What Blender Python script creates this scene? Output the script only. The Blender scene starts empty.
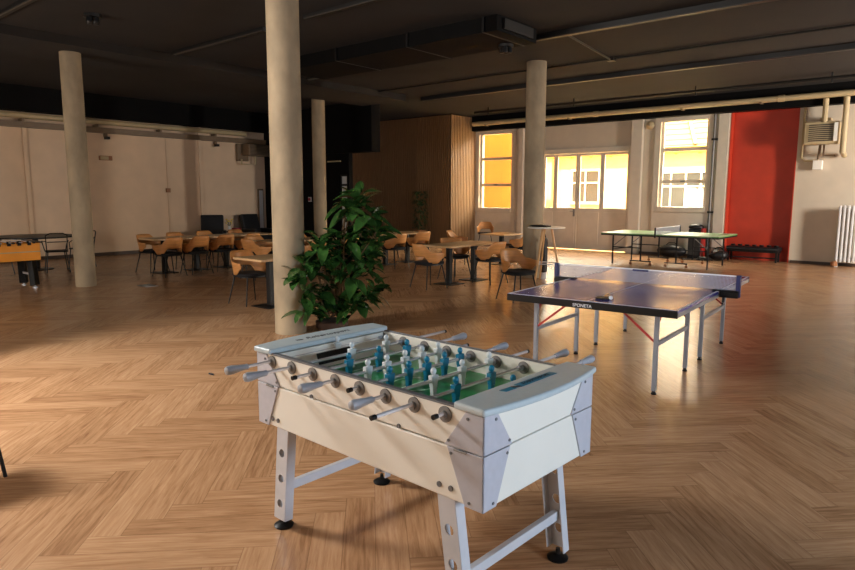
import bpy, bmesh, math, random
from mathutils import Vector, Matrix
random.seed(7)
PI = math.pi
SC = bpy.context.scene
COL = SC.collection

# ------------------------------------------------------------------ camera
cd = bpy.data.cameras.new('camera')
cam = bpy.data.objects.new('camera', cd); COL.objects.link(cam)
cd.sensor_width = 36.0
cd.lens = 648.33 * 36.0 / 855.0
cd.clip_end = 200
rt = Vector((0.7652184, 0.6437673, 0.0021072)); up = Vector((-0.0899713, 0.1037028, 0.9905305)); fw = Vector((-0.6374527, 0.7581619, -0.1372759))
cam.matrix_world = Matrix(((rt.x, up.x, -fw.x, 0), (rt.y, up.y, -fw.y, 0), (rt.z, up.z, -fw.z, 1.657), (0, 0, 0, 1)))
SC.camera = cam

# ------------------------------------------------------------------ colour management, world, sun, added fill lights
SC.view_settings.view_transform = 'Standard'
SC.view_settings.look = 'None'
SC.view_settings.gamma = 1.0
SC.view_settings.exposure = 0.0
SC.view_settings.use_curve_mapping = False

w = bpy.data.worlds.new('sky'); SC.world = w
w.use_nodes = True
bg = w.node_tree.nodes['Background']
bg.inputs[0].default_value = (1.0, 0.88, 0.66, 1)
# hazy evening sky, much brighter on the far (+Y) side of the yard
wt = w.node_tree
wc = wt.nodes.new('ShaderNodeTexCoord'); wd_ = wt.nodes.new('ShaderNodeVectorMath'); wd_.operation = 'DOT_PRODUCT'
wd_.inputs[1].default_value = (0.0, 0.80, 0.60)
wm = wt.nodes.new('ShaderNodeMapRange'); wm.interpolation_type = 'SMOOTHSTEP'
wm.inputs['From Min'].default_value = 0.45; wm.inputs['From Max'].default_value = 0.95
wm.inputs['To Min'].default_value = 2.5; wm.inputs['To Max'].default_value = 46.0
wt.links.new(wc.outputs['Generated'], wd_.inputs[0]); wt.links.new(wd_.outputs['Value'], wm.inputs['Value']); wt.links.new(wm.outputs[0], bg.inputs[1])

sd = bpy.data.lights.new('sun', 'SUN'); sd.energy = 14.0; sd.angle = 0.01; sd.color = (1.0, 0.86, 0.60)
so = bpy.data.objects.new('sun', sd); COL.objects.link(so)
so.rotation_euler = Vector((0.35, 0.75, -0.80)).to_track_quat('-Z', 'Y').to_euler()

def area(name, loc, to, sx, sy, power, col):
    d = bpy.data.lights.new(name, 'AREA'); d.shape = 'RECTANGLE'; d.size = sx; d.size_y = sy
    d.energy = power; d.color = col
    o = bpy.data.objects.new(name, d); COL.objects.link(o)
    o.location = loc
    o.rotation_euler = (Vector(to) - Vector(loc)).to_track_quat('-Z', 'Y').to_euler()
    return o
# added out-of-view area lights stand in for windows; walls here are solid
area('high_left_fill', (-7.35, 0.3, 3.30), (-3.2, 1.6, 0.6), 1.3, 0.9, 480, (1.0, 0.965, 0.92))
area('rear_fill', (-5.0, -2.1, 2.0), (-4.5, 6.0, 1.0), 3.4, 1.5, 65, (1.0, 0.95, 0.88))
area('rear_left_fill', (-11.0, -2.1, 1.5), (-10.5, 6.0, 1.2), 4.0, 1.2, 250, (1.0, 0.92, 0.82))
area('right_fill', (3.7, 2.3, 1.25), (-2.0, 2.3, 0.9), 1.6, 1.0, 245, (0.63, 0.81, 1.0))
area('far_right_fill', (3.7, 15.0, 2.5), (-4.0, 17.8, 1.8), 0.6, 1.5, 740, (1.0, 0.93, 0.84))

# portals so the sky seen through the real openings of the back wall is sampled well
for nm_, px_, pz_, sx_, sz_ in (('portal_left', -12.35, 2.45, 1.34, 2.46), ('portal_door', -9.17, 2.06, 2.8, 1.6), ('portal_right', -6.22, 2.5, 1.32, 2.35)):
    po = area(nm_, (px_, 18.52, pz_), (px_, 10.0, pz_), sx_, sz_, 1, (1, 1, 1))
    po.data.cycles.is_portal = True

# ------------------------------------------------------------------ materials
def lin(c):
    return tuple(((x / 255.0) / 12.92 if x / 255.0 <= .04045 else ((x / 255.0 + .055) / 1.055) ** 2.4) for x in c) + (1.0,)

def base(name):
    m = bpy.data.materials.new(name); m.use_nodes = True
    nt = m.node_tree
    return m, nt, nt.nodes['Principled BSDF']

def mat(name, col, rough=.5, metal=0.0, var=.10, scale=6.0, bump=0.0, coat=0.0, stretch=None, spec=None):
    m, nt, b = base(name)
    tc = nt.nodes.new('ShaderNodeTexCoord')
    mp = nt.nodes.new('ShaderNodeMapping')
    if stretch: mp.inputs['Scale'].default_value = stretch
    nt.links.new(tc.outputs['Object'], mp.inputs['Vector'])
    nz = nt.nodes.new('ShaderNodeTexNoise'); nz.inputs['Scale'].default_value = scale; nz.inputs['Detail'].default_value = 6
    nt.links.new(mp.outputs[0], nz.inputs['Vector'])
    rp = nt.nodes.new('ShaderNodeValToRGB')
    c = lin(col)
    rp.color_ramp.elements[0].position = .3; rp.color_ramp.elements[1].position = .7
    rp.color_ramp.elements[0].color = tuple(x * (1 - var) for x in c[:3]) + (1,)
    rp.color_ramp.elements[1].color = tuple(min(1, x * (1 + var)) for x in c[:3]) + (1,)
    nt.links.new(nz.outputs['Fac'], rp.inputs['Fac'])
    nt.links.new(rp.outputs['Color'], b.inputs['Base Color'])
    b.inputs['Roughness'].default_value = rough
    b.inputs['Metallic'].default_value = metal
    if coat: b.inputs['Coat Weight'].default_value = coat
    if spec is not None: b.inputs['Specular IOR Level'].default_value = spec
    if bump:
        bp = nt.nodes.new('ShaderNodeBump'); bp.inputs['Strength'].default_value = bump; bp.inputs['Distance'].default_value = .01
        nt.links.new(nz.outputs['Fac'], bp.inputs['Height'])
        nt.links.new(bp.outputs[0], b.inputs['Normal'])
    return m

def herringbone():
    m, nt, b = base('oak_herringbone')
    L = nt.links.new
    def M(op, a, c=None, d=None):
        n = nt.nodes.new('ShaderNodeMath'); n.operation = op
        for i, v in enumerate((a, c, d)):
            if v is None: continue
            if isinstance(v, (int, float)): n.inputs[i].default_value = v
            else: L(v, n.inputs[i])
        return n.outputs[0]
    tc = nt.nodes.new('ShaderNodeTexCoord'); sx = nt.nodes.new('ShaderNodeSeparateXYZ')
    L(tc.outputs['Object'], sx.inputs[0])
    W = 0.1555; n = 6
    x = M('ADD', sx.outputs[0], 1.745 + 20 * 1.3195); y = M('ADD', sx.outputs[1], 40.03)
    s = 1 / (math.sqrt(2) * W)
    u = M('MULTIPLY', M('ADD', x, y), s); v = M('MULTIPLY', M('SUBTRACT', y, x), s)
    i = M('FLOOR', u); j = M('FLOOR', v)
    fu = M('SUBTRACT', u, i); fv = M('SUBTRACT', v, j)
    mm = M('FLOORED_MODULO', M('SUBTRACT', i, j), 2 * n)
    hz = M('LESS_THAN', mm, n - .5)
    mv = M('SUBTRACT', 2 * n - 1, mm)
    # along / across local coordinates of each plank and its id
    def mix(a, c): return M('ADD', M('MULTIPLY', hz, a), M('MULTIPLY', M('SUBTRACT', 1, hz), c))
    al = mix(M('ADD', mm, fu), M('ADD', mv, fv))
    ac = mix(fv, fu)
    ida = mix(M('SUBTRACT', i, mm), i); idb = mix(j, M('SUBTRACT', j, mv))
    cmb = nt.nodes.new('ShaderNodeCombineXYZ'); L(ida, cmb.inputs[0]); L(idb, cmb.inputs[1]); L(hz, cmb.inputs[2])
    wn = nt.nodes.new('ShaderNodeTexWhiteNoise'); wn.noise_dimensions = '3D'; L(cmb.outputs[0], wn.inputs['Vector'])
    # grain
    gv = nt.nodes.new('ShaderNodeCombineXYZ')
    L(M('ADD', M('MULTIPLY', al, .34), M('MULTIPLY', wn.outputs['Value'], 37.0)), gv.inputs[0])
    L(M('ADD', M('MULTIPLY', ac, 4.2), M('MULTIPLY', ida, 3.7)), gv.inputs[1]); L(M('MULTIPLY', idb, 5.3), gv.inputs[2])
    g1 = nt.nodes.new('ShaderNodeTexNoise'); g1.inputs['Scale'].default_value = 1.6; g1.inputs['Detail'].default_value = 8; g1.inputs['Roughness'].default_value = .62
    g1.inputs['Distortion'].default_value = .5
    L(gv.outputs[0], g1.inputs['Vector'])
    f = M('ADD', M('MULTIPLY', wn.outputs['Value'], .20), M('MULTIPLY', g1.outputs['Fac'], 1.05))
    rp = nt.nodes.new('ShaderNodeValToRGB'); e = rp.color_ramp.elements
    e[0].position = .34; e[0].color = lin((136, 98, 68)); e[1].position = .92; e[1].color = lin((198, 158, 120))
    k = e.new(.60); k.color = lin((172, 131, 95))
    L(f, rp.inputs[0])
    ed = M('MINIMUM', M('MINIMUM', ac, M('SUBTRACT', 1, ac)), M('MINIMUM', al, M('SUBTRACT', n, al)))
    gap = M('LESS_THAN', ed, .012)
    mx = nt.nodes.new('ShaderNodeMix'); mx.data_type = 'RGBA'
    L(M('MULTIPLY', gap, .38), mx.inputs[0]); L(rp.outputs[0], mx.inputs[6]); mx.inputs[7].default_value = lin((70, 42, 24))
    L(mx.outputs[2], b.inputs['Base Color'])
    L(M('ADD', .235, M('MULTIPLY', g1.outputs['Fac'], .045)), b.inputs['Roughness'])
    b.inputs['Specular IOR Level'].default_value = .36
    bp = nt.nodes.new('ShaderNodeBump'); bp.inputs['Strength'].default_value = .015; bp.inputs['Distance'].default_value = .003
    L(M('SUBTRACT', g1.outputs['Fac'], M('MULTIPLY', gap, .6)), bp.inputs['Height']); L(bp.outputs[0], b.inputs['Normal'])
    return m

def glass_mat():
    m, nt, b = base('window_glass')
    tr = nt.nodes.new('ShaderNodeBsdfTransparent'); gl = nt.nodes.new('ShaderNodeBsdfGlossy'); gl.inputs['Roughness'].default_value = .02
    nz = nt.nodes.new('ShaderNodeTexNoise'); nz.inputs['Scale'].default_value = 3
    mr = nt.nodes.new('ShaderNodeMapRange'); mr.inputs['To Min'].default_value = .03; mr.inputs['To Max'].default_value = .06
    nt.links.new(nz.outputs['Fac'], mr.inputs['Value'])
    mx = nt.nodes.new('ShaderNodeMixShader')
    nt.links.new(mr.outputs[0], mx.inputs[0]); nt.links.new(tr.outputs[0], mx.inputs[1]); nt.links.new(gl.outputs[0], mx.inputs[2])
    nt.links.new(mx.outputs[0], nt.nodes['Material Output'].inputs['Surface'])
    return m

def net_mat():
    m, nt, b = base('net_mesh')
    b.inputs['Base Color'].default_value = lin((150, 150, 166)); b.inputs['Roughness'].default_value = .8
    tc = nt.nodes.new('ShaderNodeTexCoord'); sx = nt.nodes.new('ShaderNodeSeparateXYZ'); nt.links.new(tc.outputs['Object'], sx.inputs[0])
    outs = []
    for k in (1, 2):
        a = nt.nodes.new('ShaderNodeMath'); a.operation = 'MULTIPLY'; a.inputs[1].default_value = 1 / .012
        nt.links.new(sx.outputs[k], a.inputs[0])
        f = nt.nodes.new('ShaderNodeMath'); f.operation = 'FRACT'; nt.links.new(a.outputs[0], f.inputs[0])
        l = nt.nodes.new('ShaderNodeMath'); l.operation = 'LESS_THAN'; l.inputs[1].default_value = .42; nt.links.new(f.outputs[0], l.inputs[0])
        outs.append(l.outputs[0])
    mxm = nt.nodes.new('ShaderNodeMath'); mxm.operation = 'MAXIMUM'; nt.links.new(outs[0], mxm.inputs[0]); nt.links.new(outs[1], mxm.inputs[1])
    nt.links.new(mxm.outputs[0], b.inputs['Alpha'])
    return m

def roof_mat():
    m, nt, b = base('roof_tiles')
    tc = nt.nodes.new('ShaderNodeTexCoord'); wv = nt.nodes.new('ShaderNodeTexWave'); wv.bands_direction = 'Y'; wv.inputs['Scale'].default_value = .9
    wv.inputs['Distortion'].default_value = .4
    nt.links.new(tc.outputs['Object'], wv.inputs['Vector'])
    rp = nt.nodes.new('ShaderNodeValToRGB'); rp.color_ramp.elements[0].color = lin((74, 46, 22)); rp.color_ramp.elements[1].color = lin((190, 154, 96)); rp.color_ramp.elements[1].position = .3
    nt.links.new(wv.outputs['Fac'], rp.inputs[0]); nt.links.new(rp.outputs[0], b.inputs['Base Color'])
    b.inputs['Roughness'].default_value = .8
    return m

MT = dict(
    floor=herringbone(), glass=glass_mat(), net=net_mat(), tiles=roof_mat(),
    ceiling=mat('dark_painted_ceiling', (30, 24, 19), .9, var=.18, scale=2.0, bump=.2),
    black=mat('matt_black_paint', (9, 8, 8), .8, var=.2, scale=3, spec=.15),
    satin=mat('satin_black_metal', (13, 13, 14), .45, var=.15, scale=12, spec=.35),
    white_wall=mat('off_white_plaster', (222, 194, 164), .75, var=.05, scale=2.2, bump=.08),
    back_wall=mat('warm_white_plaster', (206, 192, 172), .7, var=.05, scale=2.5, bump=.08),
    white_wood=mat('white_lacquered_wood', (214, 202, 184), .45, var=.04, scale=5),
    red=mat('brick_red_paint', (188, 56, 30), .55, var=.10, scale=2.5, bump=.05),
    concrete=mat('raw_concrete', (150, 133, 107), .75, var=.30, scale=3.2, bump=.25, stretch=(1, 1, .55)),
    slat=mat('brown_wood_slat', (140, 108, 76), .5, var=.18, scale=5, stretch=(6, 6, .5)),
    slat_back=mat('dark_slat_backing', (70, 48, 32), .8, var=.1),
    ply=mat('amber_plywood', (204, 142, 82), .42, var=.14, scale=5, stretch=(1, 1, 7)),
    oak=mat('oak_table_top', (206, 168, 122), .35, var=.14, scale=4, stretch=(1, 7, 1)),
    seat=mat('charcoal_seat_fabric', (22, 22, 26), .9, var=.15, scale=40, bump=.1),
    cream=mat('cream_enamel', (186, 166, 128), .45, var=.08, scale=5),
    cream_dk=mat('brown_enamel_pipe', (120, 98, 74), .5, var=.1, scale=5),
    louvre=mat('louvre_dark_grey', (66, 56, 44), .5, var=.1),  # even dark grey-brown of the heater slats
    base_dk=mat('dark_wood_baseboard', (70, 50, 36), .5, var=.12, scale=6),
    yellow=mat('yellow_facade', (192, 140, 62), .85, var=.06, scale=1.5),
    pale_yellow=mat('pale_yellow_facade', (246, 222, 162), .85, var=.06, scale=1.5),
    white_fac=mat('white_facade', (244, 222, 150), .85, var=.04, scale=1.5),
    grey_glass=mat('outside_window_pane', (66, 72, 78), .15, var=.15, scale=2),
    white_paint=mat('white_window_paint', (240, 236, 226), .5, var=.03, scale=5),
    paving=mat('pale_paving', (200, 180, 140), .85, var=.1, scale=3),
    lam=mat('white_laminate', (218, 217, 209), .28, var=.02, scale=4),
    rimgrey=mat('dark_grey_rim', (92, 94, 98), .4, var=.08, scale=9),
    guard=mat('lavender_grey_plastic', (172, 174, 184), .42, var=.04, scale=30),
    cap=mat('light_grey_moulded_plastic', (168, 182, 188), .38, var=.04, scale=40, bump=.03),
    legpaint=mat('pale_grey_powder_coat', (184, 186, 192), .4, var=.04, scale=12),
    chrome=mat('polished_steel', (232, 232, 236), .26, metal=.55, var=.04, scale=14),
    handle=mat('grey_rubber_handle', (150, 154, 162), .38, var=.05, scale=20),
    bearing=mat('grey_nylon_bearing', (108, 106, 104), .5, var=.08, scale=20),
    green=mat('green_playing_field', (14, 128, 64), .28, var=.10, scale=3),
    line=mat('pale_green_line', (190, 225, 200), .4, var=.03),
    teal=mat('teal_plastic', (8, 112, 146), .32, var=.08, scale=20),
    figwhite=mat('clear_white_plastic', (206, 214, 218), .3, var=.06, scale=20),
    black_plastic=mat('black_plastic', (10, 10, 11), .4, var=.1, scale=10, spec=.25),
    blue=mat('blue_table_top', (56, 54, 136), .24, var=.05, scale=3),
    lineW=mat('white_table_line', (228, 230, 236), .4, var=.03),
    greytube=mat('grey_steel_tube', (138, 142, 150), .38, metal=.35, var=.06, scale=8),
    redtube=mat('red_steel_strut', (158, 28, 22), .4, var=.06, scale=8),
    navy=mat('navy_clamp', (28, 34, 84), .45, var=.08, scale=8),
    tgreen=mat('green_table_top', (104, 158, 84), .32, var=.06, scale=3),
    leaf=mat('glossy_dark_leaf', (48, 82, 36), .16, var=.5, scale=5, coat=.6),
    leaf2=mat('small_matt_leaf', (42, 74, 38), .5, var=.4, scale=6),
    stem=mat('brown_stem', (112, 84, 54), .7, var=.2, scale=15),
    pot=mat('dark_brown_planter', (74, 52, 38), .7, var=.15, scale=9, bump=.1),
    soil=mat('potting_soil', (44, 32, 24), .95, var=.3, scale=30, bump=.4),
    orange=mat('orange_laminate', (236, 150, 26), .35, var=.05, scale=4),
    leather=mat('black_leather', (20, 21, 25), .42, var=.12, scale=14, bump=.05),
    birch=mat('birch_leg', (206, 158, 104), .45, var=.12, scale=6, stretch=(6, 6, 1)),
    grey_metal=mat('dull_grey_metal', (128, 126, 124), .4, metal=.6, var=.08, scale=9),
    radiator=mat('white_radiator_enamel', (214, 214, 214), .4, var=.03, scale=6),
    flower=mat('yellow_petals', (226, 200, 90), .6, var=.15, scale=20),
    crimson=mat('crimson_glaze', (150, 26, 44), .4, var=.1, scale=10),
    brownstick=mat('brown_matt_plastic', (150, 98, 60), .5, var=.08),
    rails=mat('black_ceiling_rail', (16, 15, 14), .45, var=.1),
    railedge=mat('grey_rail_lens', (66, 62, 56), .35, var=.06),
    ink=mat('black_print', (36, 40, 46), .5, var=.05),
)

# ------------------------------------------------------------------ mesh helpers
class MB:
    def __init__(s): s.b = bmesh.new()
    def box(s, x0, x1, y0, y1, z0, z1, mtx=None):
        v = [s.b.verts.new((x, y, z)) for x in (x0, x1) for y in (y0, y1) for z in (z0, z1)]
        for f in ((0, 1, 3, 2), (4, 6, 7, 5), (0, 4, 5, 1), (2, 3, 7, 6), (0, 2, 6, 4), (1, 5, 7, 3)):
            s.b.faces.new([v[i] for i in f])
        if mtx:
            for q in v: q.co = mtx @ q.co
        return s
    def bar(s, p0, p1, wx, wy, upv=(0, 0, 1)):
        p0, p1 = Vector(p0), Vector(p1); d = (p1 - p0).normalized()
        a = d.cross(Vector(upv))
        if a.length < 1e-4: a = d.cross(Vector((1, 0, 0)))
        a.normalize(); c = a.cross(d)
        q = []
        for p in (p0, p1):
            for i, j in ((-1, -1), (1, -1), (1, 1), (-1, 1)):
                q.append(s.b.verts.new(p + a * (i * wx / 2) + c * (j * wy / 2)))
        for f in ((3, 2, 1, 0), (4, 5, 6, 7), (0, 1, 5, 4), (1, 2, 6, 5), (2, 3, 7, 6), (3, 0, 4, 7)):
            s.b.faces.new([q[i] for i in f])
        return s
    def tube(s, pts, r, n=10, cap=True):
        pts = [Vector(p) for p in pts]; rs = r if isinstance(r, (list, tuple)) else [r] * len(pts)
        rings = []; a = None
        for k, p in enumerate(pts):
            if k == 0: d = pts[1] - p
            elif k == len(pts) - 1: d = p - pts[k - 1]
            else: d = (pts[k + 1] - p).normalized() + (p - pts[k - 1]).normalized()
            d.normalize()
            if a is None:
                a = d.cross(Vector((0, 0, 1)))
                if a.length < 1e-3: a = d.cross(Vector((1, 0, 0)))
            else: a = a - d * a.dot(d)
            a.normalize(); c = d.cross(a)
            rings.append([s.b.verts.new(p + (a * math.cos(2 * PI * t / n) + c * math.sin(2 * PI * t / n)) * rs[k]) for t in range(n)])
        for k in range(len(rings) - 1):
            for t in range(n):
                s.b.faces.new((rings[k][t], rings[k][(t + 1) % n], rings[k + 1][(t + 1) % n], rings[k + 1][t]))
        if cap:
            s.b.faces.new(list(reversed(rings[0]))); s.b.faces.new(rings[-1])
        return s
    def lathe(s, prof, o=(0, 0, 0), axis='Z', n=20):
        """prof: list of (radius, height) along axis"""
        rings = []
        for r, h in prof:
            ring = []
            for t in range(n):
                a = 2 * PI * t / n; p = (r * math.cos(a), r * math.sin(a), h)
                if axis == 'Y': p = (p[0], p[2], p[1])
                elif axis == 'X': p = (p[2], p[0], p[1])
                ring.append(s.b.verts.new(Vector(p) + Vector(o)))
            rings.append(ring)
        for k in range(len(rings) - 1):
            for t in range(n): s.b.faces.new((rings[k][t], rings[k][(t + 1) % n], rings[k + 1][(t + 1) % n], rings[k + 1][t]))
        s.b.faces.new(list(reversed(rings[0]))); s.b.faces.new(rings[-1])
        return s
    def prism(s, poly, z0, z1, ax='Z'):
        def P(a, c, z):
            return {'Z': (a, c, z), 'Y': (a, z, c), 'X': (z, a, c)}[ax]
        lo = [s.b.verts.new(P(a, c, z0)) for a, c in poly]; hi = [s.b.verts.new(P(a, c, z1)) for a, c in poly]
        n = len(poly)
        s.b.faces.new(list(reversed(lo))); s.b.faces.new(hi)
        for i in range(n): s.b.faces.new((lo[i], lo[(i + 1) % n], hi[(i + 1) % n], hi[i]))
        return s
    def ball(s, c, r, sc=(1, 1, 1), u=12, v=8):
        bmesh.ops.create_uvsphere(s.b, u_segments=u, v_segments=v, radius=r, matrix=Matrix.Translation(c) @ Matrix.Diagonal((*sc, 1)))
        return s
    def grid(s, rows):
        V = [[s.b.verts.new(p) for p in r] for r in rows]
        for i in range(len(V) - 1):
            for j in range(len(V[0]) - 1): s.b.faces.new((V[i][j], V[i][j + 1], V[i + 1][j + 1], V[i + 1][j]))
        return s

def obj(name, mb, m, parent=None, bev=0, smooth=False, loc=None, solid=0, seg=2):
    b = mb.b
    bmesh.ops.recalc_face_normals(b, faces=b.faces)
    me = bpy.data.meshes.new(name); b.to_mesh(me); b.free()
    o = bpy.data.objects.new(name, me); COL.objects.link(o)
    me.materials.append(m if not isinstance(m, str) else MT[m])
    if smooth:
        for p in me.polygons: p.use_smooth = True
        try: me.set_sharp_from_angle(angle=math.radians(40))
        except Exception: pass
    if parent: o.parent = parent
    if loc: o.location = loc
    if solid:
        sm = o.modifiers.new('solid', 'SOLIDIFY'); sm.thickness = solid; sm.offset = 0
    if bev:
        bm = o.modifiers.new('bevel', 'BEVEL'); bm.width = bev; bm.segments = seg; bm.limit_method = 'ANGLE'; bm.angle_limit = math.radians(35)
    return o

def tag(o, label, cat, group=None, kind=None):
    o['label'] = label; o['category'] = cat
    if group: o['group'] = group
    if kind: o['kind'] = kind
    return o
def thing(name, label, cat, loc=(0, 0, 0), rz=0.0, group=None):
    o = bpy.data.objects.new(name, None); COL.objects.link(o); o.empty_display_size = .1
    o.location = loc; o.rotation_euler = (0, 0, rz)
    return tag(o, label, cat, group)
def struct(name, mb, m, bev=0, parent=None):
    o = obj(name, mb, m, parent, bev)
    if not parent: o['kind'] = 'structure'
    return o
def dup(root, loc, rz, label, group=None):
    def cp(o, par):
        c = o.copy(); COL.objects.link(c)
        if par: c.parent = par
        for ch in KIDS.get(o.name, ()): cp(ch, c)
        return c
    r = cp(root, None); r.location = loc; r.rotation_euler = (0, 0, rz); r['label'] = label
    if group: r['group'] = group
    return r
KIDS = {}
def index_kids():
    KIDS.clear()
    for o in COL.objects:
        if o.parent: KIDS.setdefault(o.parent.name, []).append(o)

def text_mesh(name, body, size, m, parent, mtx, extrude=.0006, shear=0.0):
    cu = bpy.data.curves.new(name, 'FONT'); cu.body = body; cu.size = size; cu.extrude = extrude; cu.align_x = 'CENTER'; cu.align_y = 'CENTER'; cu.shear = shear
    t = bpy.data.objects.new('tmp_text', cu); COL.objects.link(t)
    bpy.context.view_layer.update()
    me = bpy.data.meshes.new_from_object(t.evaluated_get(bpy.context.evaluated_depsgraph_get()))
    bpy.data.objects.remove(t)
    me.transform(mtx); me.materials.clear(); me.materials.append(MT[m])
    o = bpy.data.objects.new(name, me); COL.objects.link(o); o.parent = parent
    return o

def wall_holes(axis, at0, at1, a0, a1, z0, z1, holes):
    """solid wall along 'X' or 'Y' with rectangular holes (a0,a1,z0,z1)"""
    mb = MB()
    A = sorted({a0, a1} | {h[0] for h in holes} | {h[1] for h in holes})
    for p, q in zip(A[:-1], A[1:]):
        cuts = sorted([(h[2], h[3]) for h in holes if h[0] <= p + 1e-6 and h[1] >= q - 1e-6])
        z = z0
        for c0, c1 in cuts + [(z1, z1)]:
            if c0 > z + 1e-6:
                if axis == 'X': mb.box(p, q, at0, at1, z, c0)
                else: mb.box(at0, at1, p, q, z, c0)
            z = max(z, c1)
    return mb

# ------------------------------------------------------------------ room shell
CH = 4.25          # ceiling height
YB = 18.20         # back wall
XL = -18.15        # left wall
XR, YF = 4.0, -2.2 # unseen right and rear walls
struct('floor', MB().box(XL - .2, XR + .2, YF - .2, YB + .5, -.06, 0), 'floor')
struct('ceiling', MB().box(XL - .2, XR + .2, YF - .2, YB + .5, CH, CH + .25), 'ceiling')
struct('wall_sun_block', MB().box(XL - .2, XR + .2, YB + .2, YB + .5, CH + .25, 5.6), 'white_fac')  # unseen extra height added to keep the sun off the annexe
struct('wall_left', MB().box(XL - .2, XL, YF, YB + .3, 0, CH), 'white_wall')
W1 = (-13.02, -11.68, 1.22, 3.68); DR = (-10.62, -7.72, 0.0, 2.95); W2 = (-6.88, -5.56, 1.33, 3.68); RD = (-5.05, -3.50, 0.0, 3.80)
struct('wall_back', wall_holes('X', YB, YB + .3, XL, XR, 0, CH, [W1, DR, W2, RD]), 'back_wall')
struct('wall_right', wall_holes('Y', XR, XR + .2, YF, YB, 0, CH, []), 'white_wall')
struct('wall_front', wall_holes('X', YF - .2, YF, XL, XR, 0, CH, []), 'white_wall')
struct('wall_added_stub', wall_holes('Y', -7.7, -7.5, YF, 1.3, 0, CH, []), 'white_wall')  # unseen stub wall added behind the high left light
# red niche
nm = MB().box(RD[0], RD[1], YB + .20, YB + .24, 0, RD[3]); nm.box(RD[0] - .01, RD[0] + .02, YB - .004, YB + .24, 0, RD[3]); nm.box(RD[1] - .02, RD[1] + .01, YB - .004, YB + .24, 0, RD[3]); nm.box(RD[0], RD[1], YB - .004, YB + .24, RD[3] - .02, RD[3] + .01)
struct('wall_niche', nm, 'red')
# dark partition, bulkhead and the slatted box
struct('wall_partition', MB().box(XL, -14.52, 13.20, 13.35, 0, CH).box(-14.18, -14.10, 13.20, 13.35, 0, CH).box(-14.52, -14.18, 13.20, 13.35, 2.25, CH), 'black')
struct('wall_bulkhead', MB().box(-15.6, -12.98, 13.02, 13.36, 2.86, CH), 'black')
d2 = struct('door_2', MB().box(-14.52, -14.47, 13.23, 13.30, 0, 2.25).box(-14.23, -14.18, 13.23, 13.30, 0, 2.25).box(-14.47, -14.23, 13.23, 13.30, 1.92, 1.98).box(-14.47, -14.23, 13.23, 13.30, 0, .12).box(-14.47, -14.23, 13.23, 13.30, 2.20, 2.25), 'satin')
obj('pane', MB().box(-14.47, -14.23, 13.26, 13.27, .12, 1.92).box(-14.47, -14.23, 13.26, 13.27, 1.98, 2.2), 'radiator', d2)  # opaque pale panes, the light through the glass put into their colour
struct('wall_slat_box', MB().box(-19.0 + .85, -13.17, 16.84, YB, 0, CH - .02), 'slat_back')
sl = MB(); x = -18.12
while x < -13.2:
    sl.box(x, x + .055, 16.80, 16.845, .02, CH - .03); x += .085
y = 16.80
while y < YB - .05:
    sl.box(-13.175, -13.13, y, y + .055, .02, CH - .03); y += .085
struct('trim_1', sl, 'slat')
# black beams along the tops of left and back walls
struct('trim_2', MB().box(XL, XL + .35, YF, 13.2, 3.66, CH), 'black')
struct('trim_3', MB().box(-13.13, XR, YB - .30, YB - .002, 3.775, CH), 'black')
struct('trim_8', MB().box(-13.3, -11.7, YF, 13.0, CH - .15, CH), 'ceiling')
struct('baseboard_left', MB().box(XL, XL + .02, YF, 13.2, 0, .09), 'base_dk')
bb = MB()
for a, c in ((-13.12, -10.75), (-7.55, -5.06), (-3.46, XR)): bb.box(a, c, YB - .02, YB - .001, 0, .07)
struct('baseboard_back', bb, 'base_dk')
# pilasters and casings on the back wall
struct('trim_4', MB().box(-7.66, -7.34, YB - .14, YB - .001, 0, 3.77), 'white_wood', .01)
struct('trim_5', MB().box(-5.34, -5.08, YB - .06, YB - .001, 0, 3.77), 'white_wood', .006)
struct('trim_6', MB().box(-11.42, -11.25, YB - .10, YB - .001, 0, 3.77), 'white_wood', .01)
cr = MB(); 
for y in (6.05, 10.8): cr.box(XL, XL + .05, y, y + .10, 0.09, 3.66)
struct('trim_7', cr, 'white_wall', .01)

# ------------------------------------------------------------------ windows and door in the back wall
def window(name, O, bars, sash):
    x0, x1, z0, z1 = O
    f = MB(); t = .10
    f.box(x0 - .14, x0 + .02, YB - .05, YB + .22, z0 - .12, z1 + .12); f.box(x1 - .02, x1 + .12, YB - .05, YB + .22, z0 - .12, z1 + .12)
    f.box(x0 + .02, x1 - .02, YB - .05, YB + .22, z1 - .02, z1 + .12); f.box(x0 + .02, x1 - .02, YB - .07, YB + .22, z0 - .12, z0 + .02)
    r = struct(name, f, 'white_wood', .006)
    g = MB()
    for b in bars: g.box(x0 + .02, x1 - .02, YB + .04, YB + .12, b - .045, b + .045)
    g.box(x0 + .02, x0 + .09, YB + .05, YB + .11, z0 + .02, z1 - .02); g.box(x1 - .09, x1 - .02, YB + .05, YB + .11, z0 + .02, z1 - .02)
    obj('sash_bar', g, 'white_wood', r)
    zz = [z0 + .02] + list(bars) + [z1 - .02]
    for a, c in zip(zz[:-1], zz[1:]):
        obj('pane', MB().box(x0 + .09, x1 - .09, YB + .078, YB + .084, a + (.045 if a in bars else 0), c - (.045 if c in bars else 0)), 'glass', r)
    # recessed panel under the sill
    obj('apron_panel', MB().box(x0 - .14, x1 + .12, YB - .03, YB - .001, .08, z0 - .14), 'white_wood', r, .006)
    obj('latch', MB().box((x0 + x1) / 2 - .06, (x0 + x1) / 2 + .06, YB + .01, YB + .04, bars[0] - .02, bars[0] + .03), 'grey_metal', r)
    return r
window('window_1', W1, (2.0, 2.86), 1)
window('window_2', W2, (2.04, 2.91), 1)
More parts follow.
